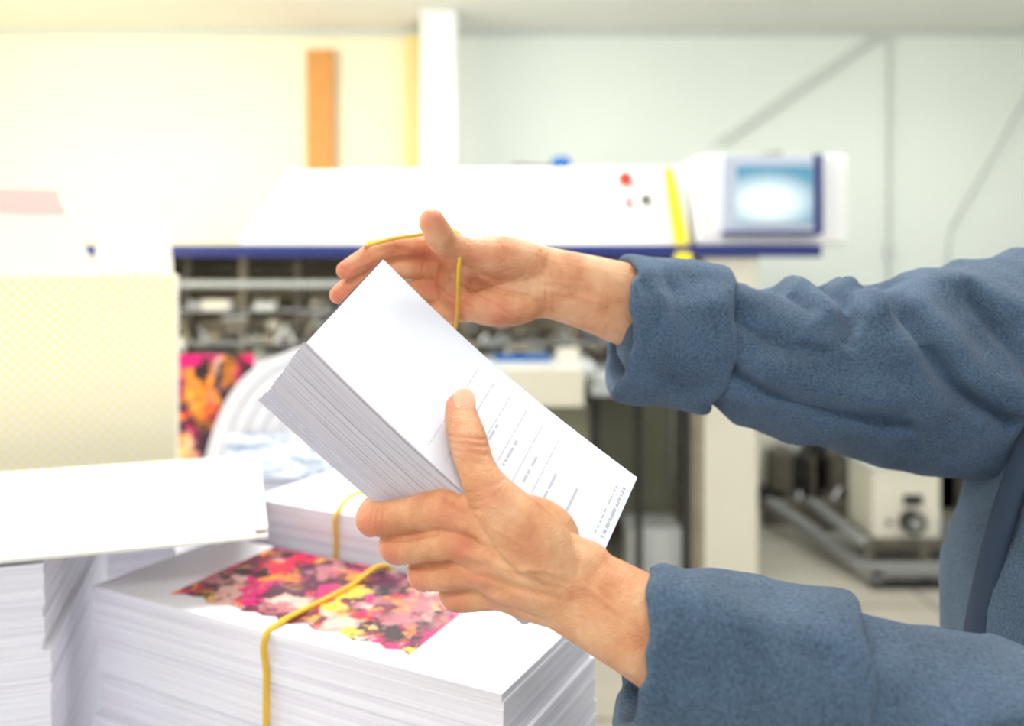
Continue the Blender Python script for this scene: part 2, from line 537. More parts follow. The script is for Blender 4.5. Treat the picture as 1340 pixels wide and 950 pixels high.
simple("yellow_pipe_cover", lambda b: (b.box(-0.69, -0.57, 5.38, 5.5, 0, ZC - 0.06, M_paleyel), b.box(-0.70, -0.56, 5.37, 5.5, 1.2, 1.24, M_paleyel)), 0.01)
simple("orange_wooden_board", lambda b: (b.box(-1.33, -1.155, 5.44, 5.48, 0.0, 2.86, M_orange), b.box(-1.33, -1.155, 5.435, 5.44, 2.80, 2.86, M_orange)), 0.006)
simple("wall_conduit", lambda b: (b.cyl((2.46, 5.48, 0.0), (2.46, 5.48, ZC - .04), 0.014, M_trim),
       b.box(2.43, 2.49, 5.46, 5.5, 1.5, 1.60, M_trim)))
simple("diagonal_wall_strip", lambda b: (b.cyl((1.38, 5.48, 2.25), (2.46, 5.48, 2.98), 0.012, M_trim), b.cyl((1.30, 5.48, 2.25), (2.40, 5.48, 2.99), 0.006, M_trim)))  # thin pale rods forming a diagonal line on the wall
simple("slanted_wall_strip", lambda b: (b.cyl((2.86, 5.48, 1.70), (3.6, 5.48, 2.98), 0.012, M_trim), b.cyl((2.82, 5.48, 1.2), (2.86, 5.48, 1.72), 0.008, M_trim)))  # second faint slanted line, also thin pale rods

# ------------------------------------------------------------------ printing machine
def machine():
    root = empty("printing_machine")
    b = B("hood")
    b.hexa([(-1.276, 3.90, 1.556), (0.83, 3.90, 1.556), (0.83, 4.75, 1.556), (-1.276, 4.75, 1.556),
            (-1.107, 4.20, 1.935), (0.86, 4.20, 1.955), (0.86, 4.75, 1.955), (-1.107, 4.75, 1.935)], M_white)
    b.obj(0.012, root)
    b = B("shelf_rail")
    b.box(-1.985, 1.42, 3.85, 3.89, 1.498, 1.555, M_navy)
    b.box(-1.985, 1.42, 3.89, 4.7, 1.512, 1.550, M_cream)
    b.obj(0.004, root)
    b = B("console_housing")
    b.box(0.86, 1.555, 3.90, 4.45, 1.556, 1.975, M_white)
    b.obj(0.015, root)
    b = B("touchscreen")
    b.box(0.965, 1.42, 3.855, 3.90, 1.61, 1.965, M_lav)
    b.box(1.385, 1.425, 3.848, 3.90, 1.60, 1.97, M_navy)
    b.box(0.965, 1.40, 3.848, 3.90, 1.598, 1.618, M_navy)
    b.obj(0.005, root)
    b = B("screen_glass")
    b.box(1.03, 1.375, 3.845, 3.86, 1.655, 1.915, M_screen)
    b.obj(0, root)
    b = B("controls")
    nrm = Vector((0, -0.78, 0.62)).normalized()
    def onp(x, z):
        return Vector((x, 3.90 + (z - 1.556) * (0.30 / 0.385), z))
    p = onp(0.555, 1.865); b.cyl(p - nrm * .005, p + nrm * 0.02, 0.045, M_cream); b.cyl(p + nrm * 0.02, p + nrm * 0.05, 0.038, M_red, r2=0.035)
    p = onp(0.56, 1.745); b.cyl(p, p + nrm * 0.03, 0.018, M_red); p = onp(0.56, 1.79); b.cyl(p, p + nrm * 0.03, 0.018, M_lgrey)
    p = onp(0.645, 1.765); b.cyl(p, p + nrm * 0.03, 0.024, M_black); b.box(p.x - .004, p.x + .004, p.y - .05, p.y - .01, p.z - 0.0, p.z + .05, M_black)
    b.obj(0, root)
    b = B("yellow_strap")
    b.hexa([(0.750, 3.815, 1.46), (0.820, 3.815, 1.46), (0.820, 3.82, 1.46), (0.750, 3.82, 1.46),
            (0.735, 4.10, 1.935), (0.790, 4.10, 1.935), (0.790, 4.105, 1.935), (0.735, 4.105, 1.935)], M_yel)
    b.obj(0, root)
    b = B("blue_clamp")
    ellipsoid(b, (0.25, 4.3, 1.985), 0.055, 0.05, 0.035, M_blue)
    b.cyl((0.25, 4.3, 1.94), (0.25, 4.3, 1.99), 0.03, M_dark)
    b.cyl((0.0, 4.3, 1.975), (0.22, 4.3, 1.965), 0.007, M_dark)
    b.cyl((1.12, 4.0, 1.97), (1.28, 4.0, 1.99), 0.012, M_dark)
    b.obj(0, root)
    b = B("frame")
    b.box(-1.95, 0.88, 4.62, 4.68, 0.0, 1.51, M_brown)
    b.box(0.886, 1.135, 3.88, 4.62, 0.0, 1.502, M_cream)
    b.box(-1.95, -1.75, 3.95, 4.62, 0.0, 1.502, M_cream)
    b.box(0.39, 0.82, 4.40, 4.45, 0.12, 0.90, M_olive)
    b.box(0.36, 0.395, 3.80, 3.84, 0.0, 1.0, M_black)
    b.box(0.575, 0.605, 3.90, 3.94, 0.0, 0.95, M_black)
    b.box(0.785, 0.82, 3.86, 3.90, 0.0, 1.50, M_black)
    b.box(0.83, 0.885, 3.9, 3.95, 0.0, 1.2, M_brown)
    b.box(-0.1, 0.36, 3.95, 4.5, 0.1, 0.82, M_olive)
    b.box(-1.75, -0.1, 3.95, 4.5, 0.0, 0.80, M_cream)
    b.box(0.55, 0.80, 3.95, 4.2, 0.0, 0.22, M_lgrey)
    b.obj(0.004, root)
    b = B("feed_table")
    b.box(-1.7, 0.36, 3.55, 4.5, 0.985, 1.03, M_lgrey)
    b.box(-0.12, 0.30, 3.50, 3.55, 0.87, 1.03, M_cream)
    b.box(0.34, 0.62, 3.6, 4.3, 0.90, 0.98, M_lgrey)
    b.obj(0.005, root)
    b = B("rollers_and_rails")
    for z, y, r, m in ((1.372, 3.95, 0.018, M_lgrey), (1.24, 4.1, 0.012, M_steel), (1.17, 4.2, 0.02, M_brown), (1.44, 4.3, 0.03, M_dark), (1.09, 4.0, 0.01, M_steel), (1.31, 4.4, 0.025, M_brown)):
        b.cyl((-1.75, y, z), (0.78, y, z), r, m)
    rng = random.Random(5)
    pal = [M_dark, M_brown, M_steel, M_lgrey, M_cream, M_dark, M_brown, M_rack, M_olive, M_lgrey, M_olive, M_brown]
    for i in range(210):
        x = rng.uniform(-1.7, 0.75); y = rng.uniform(3.7, 4.45); z = rng.choice([1.05, 1.09, 1.12, 1.2, 1.25]) + rng.uniform(-.02, .03)
        w = rng.uniform(0.02, 0.12); h = rng.uniform(0.01, 0.05)
        if rng.random() < 0.65:
            b.box(x, x + w, y, y + 0.06, z, z + h, rng.choice(pal))
        else:
            b.cyl((x, y, z), (x + rng.uniform(-.05, .08), y, z + rng.uniform(0.02, .12)), 0.01, rng.choice(pal))
    for i in range(9):
        x = -1.6 + i * 0.27
        b.box(x, x + 0.03, 4.1, 4.16, 1.03, 1.50, M_brown if i % 2 else M_dark)
    b.box(-0.08, 0.17, 3.75, 3.80, 1.03, 1.06, M_blue)
    b.box(0.2, 0.3, 3.75, 3.8, 1.03, 1.09, M_cream)
    b.obj(0, root)
machine()

def device():
    root = empty("suction_unit")
    b = B("housing")
    b.box(1.72, 2.04, 4.0, 4.3, 0.16, 0.50, M_cream)
    b.box(1.70, 2.06, 3.99, 4.31, 0.49, 0.505, M_lgrey)
    b.box(1.86, 1.95, 3.985, 4.0, 0.32, 0.37, M_black)
    b.cyl((1.895, 4.0, 0.245), (1.895, 3.95, 0.245), 0.055, M_black); b.cyl((1.895, 3.95, 0.245), (1.895, 3.94, 0.245), 0.03, M_steel)
    b.cyl((1.79, 4.0, 0.24), (1.79, 3.985, 0.24), 0.012, M_dark)
    b.obj(0.008, root)
    b = B("base_frame")
    b.box(2.14, 2.20, 3.85, 4.8, 0.04, 0.09, M_rack)
    b.box(1.62, 2.30, 3.80, 3.86, 0.05, 0.10, M_rack)
    b.box(1.62, 2.30, 3.78, 3.84, 0.0, 0.03, M_black)
    b.hexa([(1.62, 3.80, 0.03), (1.68, 3.80, 0.03), (1.48, 4.75, 0.10), (1.42, 4.75, 0.10),
            (1.62, 3.80, 0.08), (1.68, 3.80, 0.08), (1.48, 4.75, 0.15), (1.42, 4.75, 0.15)], M_rack)
    b.box(1.60, 2.2, 4.36, 4.40, 0.08, 0.12, M_dark)
    b.box(1.60, 1.66, 3.9, 4.6, 0.16, 0.19, M_rack)
    b.box(1.66, 2.14, 3.98, 4.34, 0.12, 0.16, M_dark)
    for x in (1.64, 1.9, 2.17, 2.24):
        b.box(x, x + .04, 3.9, 3.94, 0.0, 0.14, M_dark)
    b.box(1.42, 2.2, 4.72, 4.8, 0.0, 0.13, M_dark)
    b.cyl((2.13, 4.15, 0.1), (2.05, 4.2, 0.52), 0.014, M_blue)
    b.obj(0.003, root)
device()
def clutter(b):
    rng = random.Random(11)
    for i in range(20):
        x = rng.uniform(1.45, 3.2)
        h = rng.uniform(0.08, 0.42)
        b.box(x, x + rng.uniform(.06, .25), 5.05, 5.3, 0, h, rng.choice([M_dark, M_brown, M_dark, M_black, M_olive, M_lgrey]))
    for i in range(8):
        x = rng.uniform(1.3, 3.2)
        b.cyl((x, 5.0, 0.02), (x + rng.uniform(-.3, .3), 5.15, rng.uniform(.2, .5)), 0.015, rng.choice([M_dark, M_steel, M_black]))
    b.box(1.35, 1.62, 5.2, 5.45, 0.0, 0.40, M_cream)
simple("machine_parts_heap", clutter, 0.004)
def sidecab(b):
    b.box(2.42, 2.95, 4.1, 4.6, 0.0, 0.85, M_dark)
    b.box(2.40, 2.97, 4.08, 4.62, 0.85, 0.88, M_lgrey)
    b.box(2.44, 2.93, 4.08, 4.1, 0.45, 0.82, M_brown)
    b.box(2.44, 2.93, 4.08, 4.1, 0.05, 0.42, M_brown)
simple("dark_cabinet", sidecab, 0.006)

def lamp(x, y, name="added_pendant_lamp"):  # unseen fixtures added to the room, hung low to brighten the ceiling
    b = B(name); z = 2.72
    b.box(x - 0.6, x + 0.6, y - 0.09, y + 0.09, z - 0.03, z + .01, M_white)
    for dy in (-.05, .05):
        b.cyl((x - 0.57, y + dy, z - 0.045), (x + 0.57, y + dy, z - 0.045), 0.014, M_lamp)
        b.cyl((x - 0.57, y + dy, z + 0.025), (x + 0.57, y + dy, z + 0.025), 0.014, M_lamp)
    for dx in (-.5, .5):
        b.cyl((x + dx, y, z), (x + dx, y, ZC), 0.005, M_steel)
    b.obj()
for x, y in ((-2.6, 1.2), (0.0, 1.2), (2.6, 1.2), (-2.4, 3.6), (0, 3.6), (2.4, 3.6), (0, -1.2)):
    lamp(x, y)

# ------------------------------------------------------------------ table and stacks
def table(b):
    b.box(-1.6, 0.085, 0.42, 1.95, 0.76, 0.80, M_table)
    b.box(-1.58, 0.065, 0.45, 1.93, 0.68, 0.76, M_lgrey)
    for x in (-1.56, 0.005):
        for y in (0.46, 1.87):
            b.box(x, x + .05, y, y + .05, 0, 0.70, M_steel)
simple("work_table", table, 0.003)

def pile(name, origin, u, L, W, z0, z1, layers, jit, group=0, gj=0.0, seed=1, mats=(None, None), b=None):
    rng = random.Random(seed)
    u = Vector((u[0], u[1], 0)).normalized(); v = Vector((-u.y, u.x, 0))
    o = Vector((origin[0], origin[1], 0))
    if b is None: b = B(name)
    mtop, mside = mats
    offg = Vector((0, 0, 0))
    for i in range(layers):
        if group and i % group == 0:
            offg = u * rng.uniform(-gj, gj) + v * rng.uniform(-gj, gj)
        off = offg + u * rng.uniform(-jit, jit) + v * rng.uniform(-jit, jit)
        za = z0 + (z1 - z0) * i / layers; zb = z0 + (z1 - z0) * (i + 1) / layers
        q = [o + off, o + off + u * L, o + off + u * L + v * W, o + off + v * W]
        vs = [(p.x, p.y, za) for p in q] + [(p.x, p.y, zb) for p in q]
        b.add(vs, [(0, 1, 5, 4), (1, 2, 6, 5), (2, 3, 7, 6), (3, 0, 4, 7)], mside)
        b.add(vs, [(3, 2, 1, 0), (4, 5, 6, 7)], mtop)
    return b

U1 = Vector((0.888, -0.46, 0)).normalized(); V1 = Vector((-U1.y, U1.x, 0))
O1 = Vector((-0.41, 0.83, 0)); ZT = 1.137; WB = 0.17
root = empty("magazine_bundle")
b = pile("booklets", (O1.x, O1.y), U1, 0.456, WB, 0.80, ZT, 56, 0.0008, 7, 0.004, seed=3, mats=(M_paper, M_pages))
b.obj(0, root)
def q1(uu, vv, z): return O1 + U1 * uu + V1 * vv + Vector((0, 0, z))
b = B("cover_picture")
rng = random.Random(14)
nb = 24; vs = []
for i in range(nb + 1):
    t = i / nb
    uu = .085 + .275 * t
    vs.append(q1(uu, .014 + rng.uniform(0, .012), ZT + .0006)); vs.append(q1(uu - .008, WB - .006, ZT + .0006))
b.add(vs, [(2 * i, 2 * i + 2, 2 * i + 3, 2 * i + 1) for i in range(nb)], M_print)
b.obj(0, root)
b = B("side_print")
b.add([q1(.265, -.0065, .915), q1(.33, -.0065, .915), q1(.33, -.0065, .922), q1(.265, -.0065, .922)], [(0, 1, 2, 3)], M_print2)
b.obj(0, root)
e = 0.006
curve_band("rubber_band", [q1(.228, -e, 0.95), q1(.228, -e, 1.10), q1(.228, -e * .8, ZT), q1(.2285, 0.004, ZT + .0025), q1(.229, .10, ZT + .002), q1(.229, WB - .004, ZT + .0025), q1(.229, WB + e, ZT - .01), q1(.229, WB + e, 0.95), q1(.228, WB + e, .81), q1(.228, .10, .799), q1(.228, -e, .81)], 0.0028, M_band, root)

root = empty("paper_bundle")
O2 = O1 + V1 * (WB + 0.016) + U1 * 0.02
b = pile("sheets", (O2.x, O2.y), U1, 0.30, 0.20, 0.80, 1.18, 50, 0.001, 10, 0.003, seed=9, mats=(M_paper, M_pages)); b.obj(0, root)
def q2(uu, vv, z): return O2 + U1 * uu + V1 * vv + Vector((0, 0, z))
curve_band("rubber_band", [q2(.13, -.004, .95), q2(.13, -.004, 1.15), q2(.13, -.001, 1.1815), q2(.13, .10, 1.182), q2(.13, .20, 1.1815), q2(.13, .204, 1.1), q2(.13, .204, .82), q2(.13, .1, .80), q2(.13, -.004, .82)], 0.0026, M_band, root)

U3 = Vector((0.95, 0.31, 0)).normalized(); V3 = Vector((-U3.y, U3.x, 0))
E3 = Vector((-0.235, 0.81, 0))
root = empty("cardboard_sheet_stack")
O3 = E3 - U3 * 0.66
b = pile("sheets", (O3.x, O3.y), U3, 0.47, 0.33, 0.80, 1.186, 40, 0.0008, 8, 0.004, seed=4, mats=(M_paper, M_pages)); b.obj(0, root)
b = B("top_board")
for i, (du, dr, z) in enumerate(((-0.03, 0.03, 1.186), (0.0, 0.0, 1.189), (-0.012, -0.015, 1.192), (0.0, 0.01, 1.195))):
    uu = Matrix.Rotation(dr, 3, 'Z') @ U3
    og = O3 + U3 * du
    pile("top_board", (og.x, og.y), uu, 0.66, 0.33, z, z + .003, 1, 0, seed=5 + i, mats=(M_board, M_board), b=b)
b.obj(0.0005, root)

ang = math.radians(21)
UC = Vector((math.cos(ang), math.sin(ang), 0))
CC = Vector((-0.487, 1.22, 0))
PO = CC - UC * 0.47
b = pile("paper_stack", (PO.x, PO.y), UC, 0.47, 0.30, 0.80, 1.158, 36, 0.0015, 6, 0.003, seed=6, mats=(M_paper, M_pages)); b.obj()

def carton():
    root = empty("open_carton")
    M = Matrix.Translation(CC) @ Matrix.Rotation(ang, 4, 'Z')
    b = B("body")
    x0, x1, y0, y1, z0, z1, t = -0.45, 0.0, 0.0, 0.29, 1.159, 1.437, 0.004
    b.box(x0, x1, y0, y0 + t, z0, z1, M_carton)
    b.box(x0, x1, y1 - t, y1, z0, z1, M_carton)
    b.box(x0, x0 + t, y0 + t, y1 - t, z0, z1, M_carton)
    b.box(x1 - t, x1, y0 + t, y1 - t, z0, z1, M_board)
    b.box(x0 + t, x1 - t, y0 + t, y1 - t, z0, z0 + t, M_board)
    b.obj(0.001, root)
    root.matrix_world = M
    b = B("flaps")
    b.hexa([(-0.135, y1 - .004, z1), (-0.008, y1 - .004, z1), (-0.008, y1, z1), (-0.135, y1, z1),
            (-0.130, y1 + .004, z1 + .088), (-0.016, y1 + .004, z1 + .092), (-0.016, y1 + .008, z1 + .092), (-0.130, y1 + .008, z1 + .088)], M_board)
    b.hexa([(-0.45, y0, z1), (-0.10, y0, z1), (-0.10, y0 + .004, z1), (-0.45, y0 + .004, z1),
            (-0.45, y0 + .01, z1 + .118), (-0.155, y0 + .01, z1 + .118), (-0.155, y0 + .014, z1 + .118), (-0.45, y0 + .014, z1 + .118)], M_board)
    b.hexa([(-0.45, y0 + .0055, z1 + .094), (-0.145, y0 + .0055, z1 + .092), (-0.145, y0 + .016, z1 + .092), (-0.45, y0 + .016, z1 + .094),
            (-0.45, y0 + .008, z1 + .121), (-0.155, y0 + .008, z1 + .121), (-0.155, y0 + .016, z1 + .121), (-0.45, y0 + .016, z1 + .121)], M_pink)
    b.obj(0, root)
carton()

root = empty("printed_sheets")
b = pile("sheet_pile", (-0.78, 1.62), (1, 0, 0), 0.46, 0.28, 0.80, 1.06, 26, 0.002, 6, 0.005, seed=8, mats=(M_paper, M_pages)); b.obj(0, root)
b = B("upright_colour_print")
b.hexa([(-0.80, 1.70, 1.06), (-0.52, 1.70, 1.06), (-0.52, 1.704, 1.06), (-0.80, 1.704, 1.06),
        (-0.80, 1.74, 1.27), (-0.535, 1.74, 1.27), (-0.535, 1.744, 1.27), (-0.80, 1.744, 1.27)], M_print2)
b.obj(0, root)
b = B("curled_sheets")
for k in range(5):
    vs = []; n = 16
    s0 = k * 0.030; s1 = s0 + 0.029
    for i in range(n + 1):
        t = i / n
        for s in (s0, s1):
            x = -0.600 + s + 0.10 * t + 0.14 * t ** 3.0; z = 1.062 + (0.235 - s * .35) * (1 - (1 - t) ** 1.7)
            vs += [(x, 1.63 + 0.003 * k, z), (x, 1.69, z)]
    fs = []
    for i in range(n):
        o_ = 4 * i
        fs += [(o_, o_ + 2, o_ + 6, o_ + 4), (o_ + 1, o_, o_ + 4, o_ + 5), (o_ + 2, o_ + 3, o_ + 7, o_ + 6)]
    b.add(vs, fs, M_paper, False)
b.obj(0, root)
b = B("text_print")
b.hexa([(-0.54, 1.56, 1.06), (-0.33, 1.56, 1.06), (-0.33, 1.60, 1.06), (-0.54, 1.60, 1.06),
        (-0.55, 1.615, 1.13), (-0.36, 1.615, 1.13), (-0.36, 1.62, 1.13), (-0.55, 1.62, 1.13)], M_text)
b.obj(0, root)

# ------------------------------------------------------------------ held booklet stack
A = mm(-91, 590, 6.4); Bc = mm(79, 550, -139); D = mm(-118, 480, -42); C = mm(40, 460, -176)
A2 = mm(-124, 618, -36); B2 = mm(46, 576, -180); D2 = mm(-150, 507, -79); C2 = mm(8, 488, -209)
def held():
    me_v = []; me_f = []; uv = []; mi = []
    rng = random.Random(2)
    nl = 48; nu = 16
    def bil(a, b, c, d, u, v): return (a * (1 - u) + b * u) * (1 - v) + (d * (1 - u) + c * u) * v
    nc = (Bc - A).cross(D - A).normalized()
    sd = (D - A).normalized(); ed = (Bc - A).normalized()
    def quad(p, t, m):
        o = len(me_v)
        me_v.extend(p); me_f.append([o, o + 1, o + 2, o + 3]); uv.extend(t); mi.append(m)
    for k in range(nl):
        w0 = k / nl; w1 = (k + 1) / nl
        big = 1.0 if k % 6 else 2.2
        j0 = sd * rng.uniform(-.00015, .00015) * big + ed * rng.uniform(-.0005, .0005) * big
        fan = 0.0007 * max(0, k - (nl - 7))
        def P(u, v, w):
            j = j0 - ed * fan * .5 + sd * fan * (1 - u) * (1 if v > .5 else 0)
            top = bil(A, Bc, C, D, u, v); bot = bil(A2, B2, C2, D2, u, v)
            return top * (1 - w) + bot * w + j + nc * (0.005 * math.sin(math.pi * u) * (1 - .5 * w) - 0.004 * u * u * (1 - v) * (1 - w))
        for i in range(nu):
            u0 = i / nu; u1 = (i + 1) / nu
            quad([P(u0, 1, w0), P(u0, 1, w1), P(u1, 1, w1), P(u1, 1, w0)], [(u0, w0), (u0, w1), (u1, w1), (u1, w0)], 1)
            quad([P(u0, 0, w0), P(u1, 0, w0), P(u1, 0, w1), P(u0, 0, w1)], [(u0, w0), (u1, w0), (u1, w1), (u0, w1)], 1)
            if k == 0:
                for q in range(4):
                    v0 = q / 4; v1 = (q + 1) / 4
                    quad([P(u0, v0, 0), P(u0, v1, 0), P(u1, v1, 0), P(u1, v0, 0)], [(u0, v0), (u0, v1), (u1, v1), (u1, v0)], 0)
            if k >= nl - 7:
                quad([P(u0, 0, w1), P(u1, 0, w1), P(u1, 1, w1), P(u0, 1, w1)], [(u0, 0), (u1, 0), (u1, 1), (u0, 1)], 1)
                quad([P(u0, 0, w0), P(u0, 1, w0), P(u1, 1, w0), P(u1, 0, w0)], [(u0, 0), (u0, 1), (u1, 1), (u1, 0)], 1)
        quad([P(0, 0, w0), P(0, 0, w1), P(0, 1, w1), P(0, 1, w0)], [(0, w0), (0, w1), (1, w1), (1, w0)], 1)
        quad([P(1, 0, w0), P(1, 1, w0), P(1, 1, w1), P(1, 0, w1)], [(0, w0), (1, w0), (1, w1), (0, w1)], 1)
    me = bpy.data.meshes.new("booklet_stack_mesh")
    me.from_pydata([tuple(p) for p in me_v], [], me_f)
    me.materials.append(M_cover); me.materials.append(M_pagesUV)
    ul = me.uv_layers.new(name="UVMap")
    for i, t in enumerate(uv): ul.data[i].uv = t
    for i, p in enumerate(me.polygons): p.material_index = mi[i]
    o = bpy.data.objects.new("booklet_stack", me); scene.collection.objects.link(o)
held()

# ------------------------------------------------------------------ person
person = empty("person")
def k(r): return r / 1000.0
def kr(l): return [tuple(k(q) for q in r) if isinstance(r, tuple) else k(r) for r in l]

b = B("left_hand")
W_ = mm(36, 468, -179.5)
tube(b, [mm(130, 440, -222), mm(93, 445, -205), mm(68, 455, -193), W_, mm(14, 474, -168)], kr([(29, 23), (28, 22), (27, 21), (25.5, 18), (26, 16)]), M_skin, 28, 5, axis=(0.35, 0.1, 0.93))
mcpL = {"i": mm(-37, 478, -137), "m": mm(-29, 476, -154), "r": mm(-19.5, 477, -170), "p": mm(-6.5, 480, -184)}
for key, off, r0, r1 in (("i", (6, 0, 12), 15, 12.5), ("m", (2, -3, 4), 16, 12.5), ("r", (0, -2, -4), 16, 12), ("p", (-2, 2, -10), 14, 11)):
    st = W_ + Vector([q / 1000 for q in off])
    mid = (st + mcpL[key]) / 2 + Vector((0, -0.003, 0.0))
    tube(b, [st, mid, mcpL[key]], kr([r0, (r0 + r1) / 2, r1]), M_skin, 18, 5)
ellipsoid(b, mm(5, 478, -155), .034, .016, .026, M_skin)
def finger(b, pts, rad): tube(b, pts, kr(rad), M_skin, 18, 5)
finger(b, [mcpL["i"], mm(-60, 481, -142), mm(-79, 489, -147), mm(-83, 502, -147), mm(-79, 513, -143), mm(-75, 529, -137)], [12.5, 10.3, 10.6, 9.3, 9, 7.5])
finger(b, [mcpL["m"], mm(-50, 480, -158), mm(-67, 490, -163), mm(-68, 502, -161), mm(-64, 511, -157), mm(-59, 528, -150)], [12.5, 10.3, 10.2, 9.3, 9, 7.5])
finger(b, [mcpL["r"], mm(-36, 481, -175), mm(-51, 490, -179), mm(-52, 501, -177), mm(-48, 509, -174), mm(-43, 525, -168)], [12, 10.2, 9.8, 8.8, 8.4, 7.2])
finger(b, [mcpL["p"], mm(-22, 484, -189), mm(-33, 490, -192), mm(-35, 499, -190), mm(-32, 505, -188), mm(-28, 517, -184)], [11, 9, 8.5, 7.8, 7.4, 6.5])
tube(b, [mm(24, 466, -165), mm(10, 463, -149), mm(-12, 465, -125), mm(-20, 471, -112), mm(-25, 479, -99), mm(-29, 490, -90), mm(-31, 500, -83)], kr([17, 18, 13, 10.8, 11.2, 10.4, 8.8]), M_skin, 20, 5)
tube(b, [mm(-12, 468, -128), mm(-20, 474, -133), mm(-32, 478, -137)], kr([11, 9, 10]), M_skin, 16, 4)
lh = b.obj(0, person); remesh(lh, 0.0009, 14); me = bake(lh)
sculpt(me, [
    ([(-37, -96), (-26, -94.5), (-14, -97)], .8, -.6), ([(-37, -99), (-26, -98), (-14, -100)], .8, -.65), ([(-36, -102.5), (-26, -102), (-14, -104)], .8, -.55), ([(-34, -106), (-18, -107.5)], .8, -.3),
    ([(-27, -124), (-14, -119), (-4, -116)], 1.0, -.35), ([(-24, -129), (-8, -122)], 1.0, -.35),
    ([(-76, -138), (-77, -147), (-75, -156)], .8, -.5), ([(-79, -138), (-80.5, -147), (-78, -156)], .8, -.45), ([(-72.5, -138), (-73, -147), (-71, -155)], .8, -.35),
    ([(-64, -158), (-65, -166), (-62, -174)], .8, -.45), ([(-61, -158), (-61, -166), (-59, -173)], .8, -.4),
    ([(-50, -176), (-50, -183), (-47, -190)], .8, -.45), ([(-47, -176), (-46.5, -183), (-44, -189)], .8, -.35),
    ([(-32, -189), (-31.5, -194), (-30, -200)], .8, -.35),
    ([(-42, -148), (-60, -153), (-80, -157)], 1.6, -1.3), ([(-34, -165), (-50, -171), (-64, -174)], 1.6, -1.3), ([(-20, -180), (-34, -185), (-48, -188)], 1.6, -1.1),
    ([(-37, -139)], 7, 1.7), ([(-29, -155)], 7, 1.8), ([(-20, -171)], 7, 1.7), ([(-8, -184)], 6, 1.5),
    ([(-30, -147), (-20, -150)], 3, -.9), ([(-22, -163), (-12, -163)], 3, -.9), ([(-12, -177), (-4, -176)], 3, -.8),
    ([(30, -172), (0, -158), (-30, -142)], 2.6, .9), ([(30, -176), (2, -168), (-24, -157)], 2.4, .8), ([(30, -180), (5, -178), (-15, -172)], 2.4, .7),
    ([(55, -180), (30, -166), (12, -160), (-2, -163), (-14, -158)], 1.7, .8), ([(12, -160), (4, -146), (-10, -140)], 1.5, .7),
    ([(38, -156), (33, -178), (34, -203)], 1.3, -.4), ([(43, -160), (39, -180), (41, -204)], 1.2, -.3),
    ([(-18, -131), (-25, -134), (-36, -129)], 1.6, -.9),
    ([(20, -150), (4, -136), (-8, -128)], 2.5, .6),
])
flush(me, [(mm(-31, 495, -80), .8), (mm(-25, 472, -99), .45), (mm(-82, 482, -147), .8), (mm(-70, 482, -165), .75), (mm(-54, 480, -183), .7), (mm(-36, 478, -195), .6),
           (mm(-37, 466, -139), .55), (mm(-29, 464, -155), .55), (mm(-20, 464, -171), .5), (mm(-8, 468, -185), .5), (mm(10, 455, -150), .25), (mm(-12, 455, -125), .35)])

b = B("right_hand")
tube(b, [mm(175, 672, -58), mm(140, 670, -46), mm(96, 660, -31), mm(58, 651, -19), mm(24.6, 645, -11), mm(0, 643, -8)], kr([(36, 27), (35, 26), (33, 24), (29, 20), (27, 19), (29, 16)]), M_skin, 28, 5, axis=(-.1, 0, 1))
W_ = mm(24.6, 645, -11)
mcpR = {"i": mm(-53, 647, 14), "m": mm(-56, 652, -2), "r": mm(-53, 652, -18), "p": mm(-44, 647, -32)}
for key, off, r0, r1 in (("i", (0, 0, 14), 13, 11), ("m", (0, 3, 5), 14, 11), ("r", (0, 3, -5), 14, 11), ("p", (0, 0, -15), 13, 10.5)):
    st = W_ + Vector([q / 1000 for q in off])
    tube(b, [st, (st + mcpR[key]) / 2, mcpR[key]], kr([r0, 12.5, r1]), M_skin, 18, 5)
ellipsoid(b, mm(-12, 637, 6), .030, .016, .018, M_skin)
ellipsoid(b, mm(-8, 638, -30), .034, .015, .015, M_skin)
ellipsoid(b, mm(-44, 643, -10), .014, .012, .026, M_skin)
finger(b, [mcpR["i"], mm(-72, 639, 16), mm(-89, 630, 15), mm(-99, 622, 12), mm(-107, 615, 6.7), mm(-120, 606, -2)], [11, 9.3, 9, 8.4, 8.2, 7])
finger(b, [mcpR["m"], mm(-75, 645, 0), mm(-93, 636, -1), mm(-104, 629, -4), mm(-113, 622, -9), mm(-126, 611, -20)], [11, 9.5, 9.2, 8.6, 8.4, 7])
finger(b, [mcpR["r"], mm(-71, 648, -19), mm(-88, 642, -21), mm(-100, 641, -27), mm(-110, 640, -32), mm(-127, 636, -40)], [11, 9, 8.8, 8.2, 8, 6.8])
finger(b, [mcpR["p"], mm(-60, 648, -36), mm(-74, 648, -41), mm(-84, 648, -45), mm(-92, 648, -48), mm(-107, 645, -55)], [10.5, 8.2, 8, 7.4, 7, 6])
tube(b, [mm(14, 640, 2), mm(-8, 627, 8), mm(-28, 616, 10), mm(-39, 606, 13), mm(-48, 597, 18), mm(-52, 589, 24), mm(-55, 582, 32)], kr([17, 16, 12.5, 10.5, 10.5, 10.4, 8.8]), M_skin, 20, 5)
rh = b.obj(0, person); remesh(rh, 0.0009, 14); me = bake(rh)
